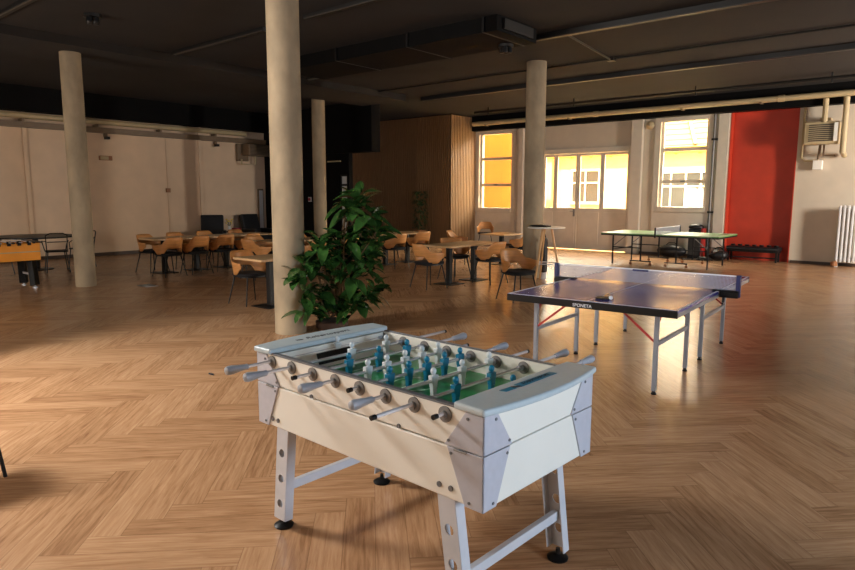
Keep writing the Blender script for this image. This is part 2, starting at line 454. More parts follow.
dr = struct('door_1', MB().box(DR[0] - .12, DR[0] + .06, YB - .05, YB + .2, 0, DR[3] + .12).box(DR[1] - .03, DR[1] + .15, YB - .05, YB + .2, 0, DR[3] + .12).box(DR[0] + .06, DR[1] - .03, YB - .05, YB + .2, DR[3] - .03, DR[3] + .12), 'white_wood', .006)
ms = [-10.56, -10.135, -9.375, -8.585, -7.75]
mid = -9.375
for a, c in ((ms[0], mid - .004), (mid + .004, ms[4])):
    lf = MB()
    cells = [m_ for m_ in ms if a - .01 <= m_ <= c + .01]
    lf.box(a, c, YB + .05, YB + .11, .02, 1.28)
    lf.box(a, c, YB + .05, YB + .11, 2.84, 2.915)
    vs = [a] + [m_ for m_ in ms if a + .1 < m_ < c - .1] + [c]
    for k, m_ in enumerate(vs):
        lf.box(max(a, m_ - .07), min(c, m_ + .07), YB + .052, YB + .108, 1.28, 2.84)
    leaf = obj('door_leaf', lf, 'white_wood', dr, .004)
    for p, q in zip(vs[:-1], vs[1:]):
        obj('pane', MB().box(p + .07, q - .07, YB + .078, YB + .084, 1.28, 2.84), 'glass', leaf)
        obj('leaf_panel', MB().box(p + .07, q - .07, YB + .04, YB + .052, .18, 1.16), 'white_wood', leaf, .004)
obj('door_handle', MB().tube([(-9.47, YB + .05, 1.18), (-9.47, YB - .01, 1.18), (-9.58, YB - .01, 1.18)], .012, 8).box(-9.50, -9.44, YB + .035, YB + .05, 1.02, 1.24), 'grey_metal', dr)

# ------------------------------------------------------------------ outside
struct('ground_outside', MB().box(-40, 20, YB + .3, 45, -.2, -.05), 'paving')
fac = thing('building', 'pale yellow house with tiled roof seen through the double door panes', 'building', (0, 25, -.05))
obj('wall', MB().box(-13.9, -4, 0, .4, 0, 3.5), 'pale_yellow', fac)
obj('wall', MB().box(-19, -13.9, -.3, .4, 0, 3.3), 'white_fac', fac)
rf = MB(); rf.grid([[(-14.2, -.42, 3.44), (-3.5, -.42, 3.44)], [(-14.2, 4.0, 6.3), (-3.5, 4.0, 6.3)]])
obj('roof', rf, 'tiles', fac, solid=.12)
obj('eave_board', MB().box(-14.2, -3.5, -.45, -.40, 3.26, 3.44), 'yellow', fac)
for k in range(12):
    xx = -13.8 + k * .85
    obj('rafter', MB().bar((xx, -.40, 3.28), (xx, 0, 3.42), .09, .12), 'yellow', fac)
obj('roof_verge', MB().bar((-8.0, -.42, 3.54), (-9.0, 1.6, 4.86), .12, .10), 'brownstick', fac)
def outwin(x0, x1, z0, z1, cols):
    fm = MB().box(x0 - .08, x0, -.06, .02, z0 - .08, z1 + .08).box(x1, x1 + .08, -.06, .02, z0 - .08, z1 + .08).box(x0, x1, -.06, .02, z1, z1 + .08).box(x0 - .12, x1 + .12, -.14, .02, z0 - .1, z0)
    for k in range(1, cols): xm = x0 + (x1 - x0) * k / cols; fm.box(xm - .03, xm + .03, -.05, .02, z0, z1)
    zm = z0 + (z1 - z0) * .62; fm.box(x0, x1, -.052, .02, zm - .03, zm + .03)
    f = obj('window', fm, 'white_paint', fac)
    obj('pane', MB().box(x0, x1, -.012, -.004, z0, z1), 'grey_glass', f)
outwin(-13.05, -11.9, 1.45, 2.70, 2)
outwin(-9.5, -7.3, 1.25, 2.55, 4)
ann = thing('building', 'deep yellow blank annexe wall seen through the tall left window', 'building', (-14.6, 19.9, -.05))
obj('wall', MB().box(-2.2, 2.15, 0, .4, 0, 6.0), 'yellow', ann)
obj('coping', MB().box(-2.3, 2.25, -.08, .48, 6.0, 6.12), 'white_fac', ann)

# ------------------------------------------------------------------ concrete columns
for x, y, r, ch, lab in ((-6.27, 4.87, .187, CH, 'thick round raw concrete pillar beside the rubber plant'),
                     (-12.33, 4.97, .172, CH - .15, 'round concrete pillar next to the orange football table'),
                     (-6.86, 11.48, .195, CH, 'round concrete pillar behind the wooden-legged bar table'),
                     (-13.42, 11.5, .172, CH, 'farthest slim concrete pillar in front of the black partition')):
    tag(obj('concrete_pillar', MB().lathe([(r, 0), (r, ch)], (0, 0, 0), n=40), 'concrete', smooth=True, loc=(x, y, 0)), lab, 'pillar', 'concrete pillars')

# ------------------------------------------------------------------ ceiling services
def rail(y, x0, x1, label, h=.06, wd=.07, lens=True, hang=.0, name='ceiling_light_rail'):
    t = thing(name, label, 'ceiling light', (0, y, CH))
    obj('housing', MB().box(x0, x1, -wd / 2, wd / 2, -h - hang, -hang if hang else 0), 'rails', t)
    if lens: obj('lens', MB().box(x0 + .03, x1 - .03, -wd / 2 - .004, -wd / 2 + .02, -h - hang - .004, -h - hang + .012), 'railedge', t)
    if hang:
        for k in range(int((x1 - x0) / 2.0) + 1):
            obj('hanger', MB().box(x0 + .1 + k * 2.0, x0 + .13 + k * 2.0, -.012, .012, -hang, 0), 'rails', t)
    return t
rail(3.52, -12.2, -9.6, 'short light rail at the top left corner of the ceiling')
rail(6.45, -11.5, -8.75, 'thin light rail left of the thick pillar')
rail(6.42, -7.75, -3.0, 'black light rail right of the thick pillar, nearest the camera')
rail(9.60, -11.5, XR - .5, 'long black light rail passing just behind the ceiling duct', .09, .1)
rail(13.55, -11.6, XR - .5, 'thick black light rail in front of the window wall', .10, .1)
t = thing('ceiling_pipe', 'thin black conduit running across the ceiling between two light rails', 'pipe', (0, 0, 0))
obj('conduit', MB().tube([(-13.1, 12.0, CH - .03), (XR - .3, 12.0, CH - .03)], .02, 8), 'rails', t)
obj('conduit', MB().tube([(-5.25, 9.72, CH - .05), (-5.55, 12.0, CH - .05)], .018, 8), 'rails', t)
obj('junction_box', MB().box(-5.62, -5.48, 11.93, 12.07, CH - .07, CH), 'rails', t)
t = thing('sprinkler_pipe', 'black sprinkler pipe on hangers near the back wall beam', 'pipe', (0, 0, 0))
obj('pipe', MB().tube([(-11.9, 16.35, CH - .12), (XR - .3, 16.35, CH - .12)], .035, 10), 'rails', t)
for x in (-11.4, -8.6, -5.4, -2.6, .4): obj('hanger', MB().box(x, x + .03, 16.33, 16.37, CH - .22, CH), 'rails', t)
t = thing('air_duct', 'long black rectangular air duct under the ceiling', 'duct', (0, 0, CH))
obj('duct_body', MB().box(-10.6, -5.55, 8.15, 9.25, -.22, 0), 'black', t)
obj('outlet_grille', MB().box(-5.55, -5.51, 8.3, 9.1, -.18, -.03), 'rails', t)
for x in (-9, -7.3, -5.8): obj('strap', MB().box(x, x + .04, 8.12, 9.28, -.225, 0), 'satin', t)
def smoke(x, y, lab, z=0):
    t = thing('ceiling_speaker', lab, 'ceiling fitting', (x, y, CH - z))
    obj('base_ring', MB().lathe([(.09, -.05), (.12, -.04), (.12, 0)], n=18), 'rails', t)
    for k in range(4):
        a = k * PI / 2 + .4
        obj('spot', MB().lathe([(.035, -.13), (.045, -.11), (.04, -.045)], (.06 * math.cos(a), .06 * math.sin(a), 0), n=10), 'satin', t)
smoke(-10.1, 4.42, 'black cluster of spots on the ceiling near the top left')
smoke(-5.95, 9.0, 'black cluster of spots hanging below the air duct', .225)
t = thing('heating_pipe', 'cream heating pipe running below the black beam of the back wall', 'pipe', (0, YB - .42, 0))
obj('pipe', MB().tube([(-13.0, 0, 3.98), (XR - .2, 0, 3.98)], .07, 12), 'cream', t, smooth=True)
for x in (-12.5, -9.5, -6.2, -4.3, -1.6): obj('bracket', MB().box(x, x + .05, -.08, .119, 3.89, 3.93), 'cream_dk', t)
for x in (-8.7, -3.9): obj('coupling', MB().tube([(x, 0, 3.98), (x + .14, 0, 3.98)], .082, 12), 'cream', t, smooth=True)
t = thing('heating_pipe', 'pair of cream and brown heating pipes along the top of the left wall', 'pipe', (XL + .14, 0, 0))
obj('pipe', MB().tube([(.0, -1.9, 3.56), (.0, 12.4, 3.56)], .07, 12), 'cream', t, smooth=True)
obj('cable_tray', MB().box(-.12, .05, -1.9, 13.15, 3.28, 3.42), 'cream_dk', t)
for k in range(8): obj('bracket', MB().box(-.13, .10, -1.0 + k * 1.75, -.94 + k * 1.75, 3.42, 3.49), 'cream_dk', t)

# wall heaters
t = thing('unit_heater', 'cream louvred heater hanging on the left wall below the pipes', 'heater', (XL + .012, 12.6, 0))
obj('casing', MB().box(.0, .12, -.5, -.1, 2.72, 3.26).box(.12, .5, -.34, .42, 2.88, 3.24), 'cream_dk', t, .02)
lv = MB()
for k in range(8): lv.box(.50, .53, -.30, .38, 2.91 + k * .042, 2.93 + k * .042)
obj('louvres', lv, 'louvre', t)
obj('supply_pipe', MB().tube([(.2, -.42, 2.78), (.2, -.42, 2.62), (.2, .1, 2.62), (.2, .1, 2.9)], .03, 8), 'cream', t)
t = thing('unit_heater', 'cream louvred heater on the back wall right of the red niche', 'heater', (-2.95, YB, 0))
obj('casing', MB().box(-.36, .36, -.40, -.10, 2.86, 3.38), 'cream', t, .03)
lv = MB()
for k in range(9): lv.box(-.25, .25, -.425, -.395, 2.93 + k * .045, 2.955 + k * .045)
obj('louvres', lv, 'louvre', t)
obj('side_flap', MB().box(.27, .34, -.45, -.4, 2.92, 3.34), 'white_paint', t)
obj('mounting_arm', MB().tube([(.05, -.36, 3.36), (.05, -.36, 3.90)], .06, 10).box(-.06, .16, -.3, 0, 3.42, 3.47), 'cream', t)
obj('supply_pipe', MB().tube([(-.42, -.06, 3.77), (-.42, -.06, 2.58), (-.34, -.06, 2.50), (-.06, -.06, 2.50)], .028, 10), 'cream', t)
obj('drain_pipe', MB().tube([(-.02, -.2, 2.88), (-.04, -.2, 2.52)], .03, 8).tube([(.06, -.2, 2.88), (.06, -.2, 2.60), (.30, -.2, 2.60)], .022, 8), 'cream_dk', t)
obj('valve_box', MB().box(-.16, .04, -.16, -.02, 2.28, 2.50), 'white_paint', t, .01)
t = thing('riser_pipe', 'cream vertical pipe at the right edge dropping beside the wall heater', 'pipe', (-2.48, YB - .30, 0))
obj('pipe', MB().tube([(0, -.12, 3.90), (0, -.12, 2.66), (0, .2, 2.60)], .062, 12), 'cream', t, smooth=True)

# radiator at the right edge
t = thing('radiator', 'white column radiator standing against the right part of the back wall', 'radiator', (-2.45, YB - .30, 0))
fin = MB()
for k in range(8): fin.box(k * .085, k * .085 + .05, -.09, .09, .12, 1.44)
obj('fins', fin, 'radiator', t, .015)
obj('header_pipe', MB().tube([(-.02, 0, .2), (.70, 0, .2)], .035, 10).tube([(-.02, 0, 1.36), (.70, 0, 1.36)], .035, 10), 'radiator', t)
obj('valve', MB().lathe([(.03, 0), (.07, .01), (.07, .10), (.03, .12)], (0, -.16, .02), n=14).tube([(0, -.16, .08), (.05, 0, .2)], .02, 8), 'brownstick', t)
for k in (0, 7): obj('foot', MB().box(k * .085, k * .085 + .05, -.07, .07, 0, .12), 'radiator', t)

# thin wall pipes and fittings
t = thing('wall_pipe', 'grey vertical pipe between right window and red niche', 'pipe', (-5.44, YB - .06, 0))
obj('pipe', MB().tube([(0, 0, .02), (0, 0, 3.77)], .03, 10), 'grey_metal', t)
for z in (1.20, 3.1): obj('clamp', MB().box(-.05, .10, -.035, .05, z, z + .05), 'satin', t)
for k, (x, y, lab) in enumerate(((XL, 9.77, 'small junction box with thin conduit on the left white wall'),)):
    t = thing('wall_conduit', lab, 'conduit', (x, y, 0))
    obj('conduit', MB().tube([(.02, 0, .09), (.02, 0, 3.28)], .014, 8), 'white_wall', t)
    obj('junction_box', MB().box(0, .06, -.06, .06, 1.72, 1.84), 'brownstick', t)
t = thing('emergency_light', 'small reddish exit lamp high on the left wall beside the pillar', 'lamp', (XL, 8.03, 2.63))
obj('housing', MB().box(0, .07, -.17, .17, -.06, .06), 'brownstick', t, .01); obj('cover', MB().box(.07, .085, -.15, .06, -.045, .045), 'cream', t)
for y, lab in ((8.05, 'tiny camera under the pipes above the exit lamp'), (11.35, 'tiny camera under the pipes beside the louvred heater')):
    t = thing('wall_camera', lab, 'camera', (XL + .03, y, 3.19)); obj('mount', MB().box(-.03, .10, -.03, .03, .0, .085), 'cream_dk', t); obj('body', MB().box(.06, .2, -.05, .05, -.07, .0), 'satin', t)
t = thing('wall_frame', 'pale narrow cabinet door on the left wall end near black partition', 'cabinet', (XL, 12.98, 0))
obj('frame', MB().box(0, .05, -.10, .10, .4, 1.85), 'cream_dk', t); obj('panel', MB().box(.05, .06, -.07, .07, .45, 1.80), 'radiator', t)
t = thing('alarm_button', 'small red alarm button on the black partition', 'button', (-15.86, 13.2, 1.52)); obj('plate', MB().box(-.07, .07, -.03, 0, -.07, .07), 'radiator', t, .01); obj('button', MB().lathe([(.05, -.03), (.05, -.05)], axis='Y', n=16), 'crimson', t)
t = thing('wall_lamp', 'small pale rod lamp on black partition beside far pillar', 'lamp', (-14.65, 13.2, 2.62)); obj('arm', MB().box(-.28, .28, -.10, -.06, 0, .035), 'cream', t); obj('mount', MB().box(-.03, .03, -.07, 0, 0, .035), 'satin', t)
t = thing('alarm_bell', 'round cream bell on the pilaster left of the right window', 'bell', (-7.17, YB, 3.60)); obj('dome', MB().lathe([(.11, -.005), (.12, -.04), (.07, -.09), (.02, -.10)], axis='Y', n=20), 'cream', t, smooth=True); obj('stud', MB().lathe([(.02, -.10), (.02, -.12)], axis='Y', n=10), 'grey_metal', t)

# floor details
tag(obj('floor_socket', MB().box(-.17, .17, -.12, .12, 0, .008).box(-.13, .0, -.08, .08, .008, .014), 'grey_metal', loc=(-11.5, 5.7, 0)), 'flat grey floor socket plate beside the left concrete pillar', 'socket')
tag(obj('wood_scrap', MB().box(-.03, .03, -.008, .008, 0, .012).box(.03, .045, -.004, .004, 0, .008), 'ink', loc=(-5.31, 3.19, 0)), 'tiny dark scrap on the floor left of the football table handles', 'scrap')

# ------------------------------------------------------------------ FOOTBALL TABLE (hero)
FB = thing('foosball_table', 'white football table with grey corners, teal and white players on green', 'foosball table', (-1.9361, 2.2089, 0), math.radians(-2.455))
L2, W2_ = .70, .381
zb, zg, zt = .534, .743, .892
obj('lower_cabinet', MB().box(-L2, L2, -W2_, W2_, zb, zg - .003), 'lam', FB, .006)
obj('side_panel', MB().box(-L2, L2, -W2_, -W2_ + .022, zg + .003, zt), 'lam', FB, .003)
obj('side_panel', MB().box(-L2, L2, W2_ - .022, W2_, zg + .003, zt), 'lam', FB, .003)
obj('end_panel', MB().prism([(-L2, zg + .003), (-.535, zg + .003), (-.585, zt - .002), (-L2, zt - .002)], -W2_ + .022, W2_ - .022, 'Y'), 'lam', FB)
obj('end_panel', MB().box(L2 - .10, L2, -W2_ + .022, W2_ - .022, zg + .003, zt - .004), 'lam', FB)
for s in (-1, 1): obj('rim', MB().box(-.62, .58, s * W2_ - .012 if s > 0 else -W2_ - .003, W2_ + .003 if s > 0 else -W2_ + .025, zt, zt + .008), 'rimgrey', FB, .002)
zf = .782
obj('playing_field', MB().box(-.545, .60, -W2_ + .022, W2_ - .022, zg + .003, zf), 'green', FB)
ln = MB()
ln.box(-.004, .004, -.359, .359, zf, zf + .0012)
for s in (-1, 1):
    for q in (-.2, .2): ln.box(min(s * .54, s * .38), max(s * .54, s * .38), q - .004, q + .004, zf, zf + .0012)
    ln.box(s * .38 - .004, s * .38 + .004, -.2, .2, zf, zf + .0013)
n = 32
for k in range(n):
    a, c = 2 * PI * k / n, 2 * PI * (k + 1) / n
    ln.grid([[(.1 * math.cos(a), .1 * math.sin(a), zf + .0014), (.108 * math.cos(a), .108 * math.sin(a), zf + .0014)], [(.1 * math.cos(c), .1 * math.sin(c), zf + .0014), (.108 * math.cos(c), .108 * math.sin(c), zf + .0014)]])
obj('field_marking', ln, 'line', FB)
for s in (-1, 1):
    if s < 0: obj('goal_mouth', MB().prism([(-.566, .800), (-.5428, .800), (-.5635, .854), (-.585, .854)], -.125, .10, 'Y'), 'black_plastic', FB)
    else: obj('goal_mouth', MB().box(.594, .602, -.11, .11, zf + .001, .862), 'black_plastic', FB)
# corner ramps of the field
for sx in (-1, 1):
    for sy in (-1, 1):
        obj('corner_ramp', MB().prism([(sx * .55, sy * .359), (sx * .44, sy * .359), (sx * .55, sy * .24)], zf, zf + .012), 'line', FB)
# corner guards : folded trapezoids, wide at the gap
def guard(sx, sy, upper):
    th = .007
    if upper: a0, a1, z0, z1 = .178, .078, zg + .002, zt - .003
    else: a0, a1, z0, z1 = .078, .165, zb - .002, zg - .002
    g = MB()
    # face on the long side
    x0 = sx * (L2 + th); yo = sy * (W2_ + th)
    g.prism([(x0, z0), (sx * (L2 - a0), z0), (sx * (L2 - a1), z1), (x0, z1)], sy * (W2_ - .002), yo, 'Y')
    b0 = a0 * .95; b1 = a1 * .95
    g.prism([(yo, z0), (sy * (W2_ - b0), z0), (sy * (W2_ - b1), z1), (yo, z1)], sx * (L2 - .002), x0, 'X')
    o = obj('corner_guard', g, 'guard', FB, .003)
    bt = MB()
    for (aa, zz) in ((a0 - .022, z0 + .02), (a1 - .012 if upper else a1 - .022, z1 - .022)):
        bt.lathe([(.006, 0), (.006, .003)], (sx * (L2 - aa), 0, zz), 'Y', 10)
    for v in bt.b.verts: v.co.y = yo + sy * v.co.y
    b2 = MB()
    for (aa, zz) in ((b0 - .022, z0 + .02), (b1 - .012 if upper else b1 - .022, z1 - .022)):
        b2.lathe([(.006, 0), (.006, .003)], (0, sy * (W2_ - aa), zz), 'X', 10)
    for v in b2.b.verts: v.co.x = x0 + sx * v.co.x
    obj('screw', bt, 'rimgrey', o); obj('screw', b2, 'rimgrey', o)
for sx in (-1, 1):
    for sy in (-1, 1):
        for u_ in (True, False): guard(sx, sy, u_)
# bolts and latches of the long side
for x in (-.592, -.548, .495, .552):
    obj('leg_bolt', MB().lathe([(.011, -W2_ - .005), (.011, -W2_ + .001)], (x, 0, .572 if x < 0 else .578), 'Y', 12), 'rimgrey', FB)
for x in (-.28, .28):
    obj('hinge_pin', MB().lathe([(.009, -W2_ - .006), (.009, -W2_ + .001)], (x, 0, .752), 'Y', 12), 'rimgrey', FB)
for x in (-.60, .60): obj('latch', MB().box(x - .030, x + .030, -W2_ - .012, -W2_ - .003, zg - .010, zg - .002), 'grey_metal', FB, .002)
# end caps : straight inside, bulging outside, rounded edge
def cap(sx):
    poly = []
    N = 16; wv = W2_ + .020
    for k in range(N + 1):
        y_ = -wv + 2 * wv * k / N
        bulge = .045 * (1 - (y_ / wv) ** 2)
        poly.append((sx * (L2 + .016 + bulge), y_))
    xi = sx * (.585 if sx < 0 else .570)
    pl = poly + [(xi, W2_ + .014), (xi, -W2_ - .014)]
    if sx < 0: pl = pl[::-1]
    m_ = MB().prism(pl, zt, zt + .028)
    o = obj('end_cap', m_, 'cap', FB, .010, seg=3)
    return o
cl, crr = cap(-1), cap(1)
zc = zt + .0285
mt = Matrix.Translation((-.660, .02, zc)) @ Matrix.Rotation(PI / 2, 4, 'Z')
text_mesh('cap_lettering', 'Robertosport', .052, 'ink', cl, mt, shear=.35)
lg = MB().prism([(-.020, -.020), (.016, -.020), (.016, .24), (-.020, .24)], 0, .001)
lg.prism([(-.018, -.12), (.012, -.115), (.014, -.05), (-.014, -.05)], 0, .001)
lgo = obj('cap_logo', lg, 'teal', crr, loc=(.632, -.055, zc - .0003))
obj('logo_swoosh', MB().prism([(-.012, -.055), (.006, -.055), (.014, -.018), (.002, -.018)], .0005, .002), 'ink', lgo)
mt = Matrix.Translation((-.002, .11, .0018)) @ Matrix.Rotation(PI / 2, 4, 'Z')
text_mesh('logo_lettering', 'ROBERTOSPORT', .026, 'ink', lgo, mt, extrude=.0004)
lg = MB().prism([(-.012, -.035), (.006, -.035), (.012, 0), (-.004, 0)], 0, .001)
obj('logo_swoosh', lg, 'ink', cl, loc=(-.655, -.15, zc - .0003))
# legs : splayed U channels with keyhole cut-outs, stretcher, disc feet
def leg(sx, sy):
    xt, xb = sx * .522, sx * .585
    yt, yb = sy * .374, sy * .366
    z0, z1 = .045, zb - .001
    wd, dp, th = .086, .046, .005
    def P(t, a, d):      # t along height, a across face, d depth
        return Vector((xt + (xb - xt) * (1 - t) + a, yt + (yb - yt) * (1 - t) - sy * d, z0 + (z1 - z0) * t))
    g = MB(); b = g.b
    # outer face with round holes: build as strips with hole polygons
    holes = [.18, .46, .74]; R = .022
    n_ = 12; H = z1 - z0
    def face(depth):
        ts = [0] + [x_ for h in holes for x_ in (h - .05 / H * 1.0, h + .05 / H * 1.0)] + [1]
        for k in range(0, len(ts), 2):
            b.faces.new([b.verts.new(P(*q, depth)) for q in ((ts[k], -wd / 2), (ts[k], wd / 2), (ts[k + 1], wd / 2), (ts[k + 1], -wd / 2))])
        for h in holes:
            out = []; inn = []
            for m_ in range(n_):
                an = 2 * PI * (m_ + .5) / n_; cx, cz = math.cos(an), math.sin(an)
                sc = 1 / max(abs(cx), abs(cz))
                out.append(b.verts.new(P(h + cz * sc * .05 / H, cx * sc * wd / 2, depth)))
                inn.append(b.verts.new(P(h + cz * R / H, cx * R, depth)))
            for m_ in range(n_):
                b.faces.new((out[m_], out[(m_ + 1) % n_], inn[(m_ + 1) % n_], inn[m_]))
    face(0)
    for a in (-wd / 2, wd / 2):
        b.faces.new([b.verts.new(P(t_, a, d_)) for t_, d_ in ((0, 0), (0, dp), (1, dp), (1, 0))])
    bmesh.ops.remove_doubles(b, verts=b.verts, dist=.0004)
    o = obj('leg', g, 'legpaint', FB, solid=.005)
    f = MB(); cx_, cy_ = sx * .588, sy * .340
    f.lathe([(.047, 0), (.049, .008), (.034, .018), (.012, .024), (.010, .05)], (cx_, cy_, 0), n=20)
    obj('foot', f, 'black_plastic', o, smooth=True)
    return o
for sx in (-1, 1):
    for sy in (-1, 1): leg(sx, sy)
for sx in (-1, 1): obj('stretcher', MB().box(sx * .574 - .014, sx * .574 + .014, -.340, .340, .188, .232), 'legpaint', FB, .003)
# rods
ZR = .862
def player(m, parent, x, y, dy):
    g = MB()
    g.ball((x, y, ZR + .042), .0135, (1, 1, 1.15), 10, 8)                    # head
    g.lathe([(.006, .020), (.007, .032)], (x, y, ZR), n=8)                    # neck
    g.prism([(-.021, .024), (.021, .024), (.019, .002), (.015, -.012), (.013, -.032), (-.013, -.032), (-.015, -.012), (-.019, .002)], -.012, .012, 'X')   # torso
    g.prism([(-.013, -.030), (.013, -.030), (.011, -.060), (.014, -.066), (.014, -.074), (-.014, -.074), (-.014, -.066), (-.011, -.060)], -.010, .010, 'X')
    for v in g.b.verts:
        if v.co.x < .05 and abs(v.co.x) < .0125 and v.co.z < .03: v.co += Vector((x, y, ZR))
    return obj('player', g, m, parent, .002, smooth=True)
l0, dl = -.583, .158
team = 'wwtwtwtt'
PLW = [[.022], [-.014, .227], [-.169, .025, .224], [-.192, -.072, .049, .169, .288], [-.206, -.087, .033, .157, .273], [-.097, .097, .299], [-.134, .109], [.047]]
near_end = [-.526, -.528, -.483, -.467, -.436, -.463, -.596, -.439]     # where the rod ends (handle starts) on the near side
far_end = [.43, .70, .60, .518, .56, .62, .645, .62]
for k in range(8):
    x = l0 + dl * k
    hn = team[k] == 'w'
    r = obj('rod', MB().tube([(x, near_end[k], ZR), (x, far_end[k], ZR)], .0080, 12), 'chrome', FB, smooth=True)
    if hn:
        hl = .125
        g = MB().lathe([(.011, 0), (.0135, -.005), (.0135, -.02), (.0155, -.045), (.0205, -.080), (.0215, -.098), (.018, -.112), (.008, -.118)], (x, near_end[k] + .01, ZR), 'Y', 16)
        obj('handle', g, 'handle', r, smooth=True)
        obj('rod_tip', MB().tube([(x, far_end[k], ZR), (x, far_end[k] + .012, ZR)], .0095, 10), 'black_plastic', r)
    else:
        g = MB().lathe([(.011, 0), (.0135, .005), (.0135, .02), (.0155, .045), (.0195, .080), (.0205, .096), (.017, .108), (.008, .113)], (x, far_end[k] - .01, ZR), 'Y', 16)
        obj('handle', g, 'handle', r, smooth=True)
        obj('rod_tip', MB().tube([(x, near_end[k] - .012, ZR), (x, near_end[k] + .01, ZR)], .0100, 10), 'black_plastic', r)
    for s in (-1, 1):
        obj('bearing', MB().lathe([(.031, W2_ + .0005), (.031, W2_ + .006), (.016, W2_ + .008), (.014, W2_ + .016)], (x, 0, ZR - .004), 'Y', 20) if s > 0 else MB().lathe([(.014, -W2_ - .016), (.016, -W2_ - .008), (.031, -W2_ - .006), (.031, -W2_ - .0005)], (x, 0, ZR - .004), 'Y', 20), 'bearing', FB)
        yi = W2_ - .022
        obj('bearing', MB().lathe([(.014, s * (yi - .014)), (.016, s * (yi - .007)), (.030, s * (yi - .005)), (.030, s * (yi + .001))], (x, 0, ZR - .004), 'Y', 20), 'bearing', FB)
        obj('rod_stop', MB().lathe([(.013, s * (yi - .045)), (.013, s * (yi - .018))], (x, 0, ZR), 'Y', 12), 'handle', r, smooth=True)
    for y in PLW[k]:
        player('figwhite' if hn else 'teal', r, x, y, 0)

# ------------------------------------------------------------------ BLUE TABLE TENNIS TABLE
PT = thing('table_tennis_table', 'blue table tennis table with red struts and grey legs', 'table tennis table', (-2.5635, 6.4227, 0), math.radians(93.29))
PL, PW = 1.37, .7625
for s in (-1, 1):
    o = obj('table_half', MB().box(min(s * .006, s * PL), max(s * .006, s * PL), -PW, PW, .737, .760), 'blue', PT)
    lw = MB()
    for y in (-PW, PW - .02): lw.box(min(s * .006, s * PL), max(s * .006, s * PL), y, y + .02, .760, .7612)
    lw.box(min(s * PL, s * (PL - .02)), max(s * PL, s * (PL - .02)), -PW, PW, .760, .7613)
    lw.box(min(s * .006, s * PL), max(s * .006, s * PL), -.0015, .0015, .760, .7611)
    obj('boundary_line', lw, 'lineW', o)
    ap = MB().box(min(s * (PL + .004), s * (PL - .02)), max(s * (PL + .004), s * (PL - .02)), -PW - .003, PW + .003, .697, .7365).box(min(s * (PL + .004), s * (PL + .0005)), max(s * (PL + .004), s * (PL + .0005)), -PW - .003, PW + .003, .7365, .7585)
    obj('end_apron', ap, 'black_plastic', o)
    for y in (-PW, PW - .02): obj('side_apron', MB().box(min(s * .01, s * (PL - .02)), max(s * .01, s * (PL - .02)), y, y + .02, .700, .7365), 'greytube', o)
    for q in (-1, 1):
        lg = []
        for a in (1.186, .267):
            f = obj('leg', MB().box(s * a - .018, s * a + .018, q * .555 - .018, q * .555 + .018, .03, .700), 'greytube', PT, .003)
            obj('foot', MB().lathe([(.022, 0), (.024, .010), (.014, .020), (.012, .035)], (s * a, q * .555, 0), n=14), 'black_plastic', f)
        obj('leg_rail', MB().box(min(s * .285, s * 1.168), max(s * .285, s * 1.168), q * .555 - .011, q * .555 + .011, .41, .445), 'greytube', PT)
        obj('leg_strut', MB().bar((s * 1.186, q * .54, .45), (s * 1.186, q * .22, .71), .012, .018), 'redtube', PT)
        obj('leg_strut', MB().bar((s * .267, q * .54, .52), (s * .267, q * .38, .71), .012, .018), 'redtube', PT)
        obj('side_strut', MB().bar((s * 1.16, q * .555, .60), (s * 1.02, q * .56, .71), .012, .018), 'redtube', PT)
    obj('cross_rail', MB().box(s * 1.186 - .012, s * 1.186 + .012, -.54, .54, .675, .70), 'greytube', PT)
txt = Matrix.Translation((-PL - .0046, .03, .720)) @ Matrix.Rotation(-PI / 2, 4, 'Z') @ Matrix.Rotation(PI / 2, 4, 'X')
text_mesh('apron_lettering', 'SPONETA', .040, 'lineW', PT, txt)
# net (a separate clamped-on thing)
NT = thing('table_tennis_net', 'grey net with navy posts clamped across the blue table', 'net', (-2.5635, 6.4227, .761), math.radians(93.29))
obj('net_mesh', MB().grid([[(0, -.915, .012), (0, .915, .012)], [(0, -.915, .148), (0, .915, .148)]]), 'net', NT)
nb = obj('net_tape', MB().box(-.005, .005, -.915, .915, .1435, .1555), 'lineW', NT)
obj('net_label', MB().box(-.0065, .0065, -.08, .08, .130, .150), 'navy', NT)
for s in (-1, 1):
    p = obj('net_post', MB().box(-.024, .024, s * .925 - .020, s * .925 + .020, -.05, .160), 'navy', NT, .004)
    obj('clamp', MB().box(-.05, .05, min(s * .70, s * .935), max(s * .70, s * .935), .0012, .014).box(-.05, .05, min(s * .772, s * .935), max(s * .772, s * .935), -.055, .0), 'black_plastic', p, .004)
    obj('clamp_screw', MB().tube([(0, s * .80, -.05), (0, s * .80, -.12)], .009, 8).tube([(-.03, s * .80, -.115), (.03, s * .80, -.115)], .008, 8), 'black_plastic', p)
# bats lying on the table
def bat(x, y, rz, lab, m):
    t = thing('table_tennis_bat', lab, 'bat', (x, y, .762), rz)
    pl = [(.075 * math.cos(a), .07 * math.sin(a)) for a in [2 * PI * k / 20 for k in range(20)]]
    obj('blade', MB().prism(pl, 0, .012), m, t, .002)
    obj('handle', MB().box(.066, .17, -.014, .014, 0, .022), 'birch', t, .005)
bat(-2.43, 5.29, 1.75, 'dark table tennis bat lying on the blue table near its front edge', 'black_plastic')
tag(obj('table_tennis_ball', MB().ball((0, 0, .018), .018, (1, 1, 1), 14, 10), 'lineW', smooth=True, loc=(-2.355, 5.27, .7615)), 'white ball beside the bat on the blue table', 'ball')

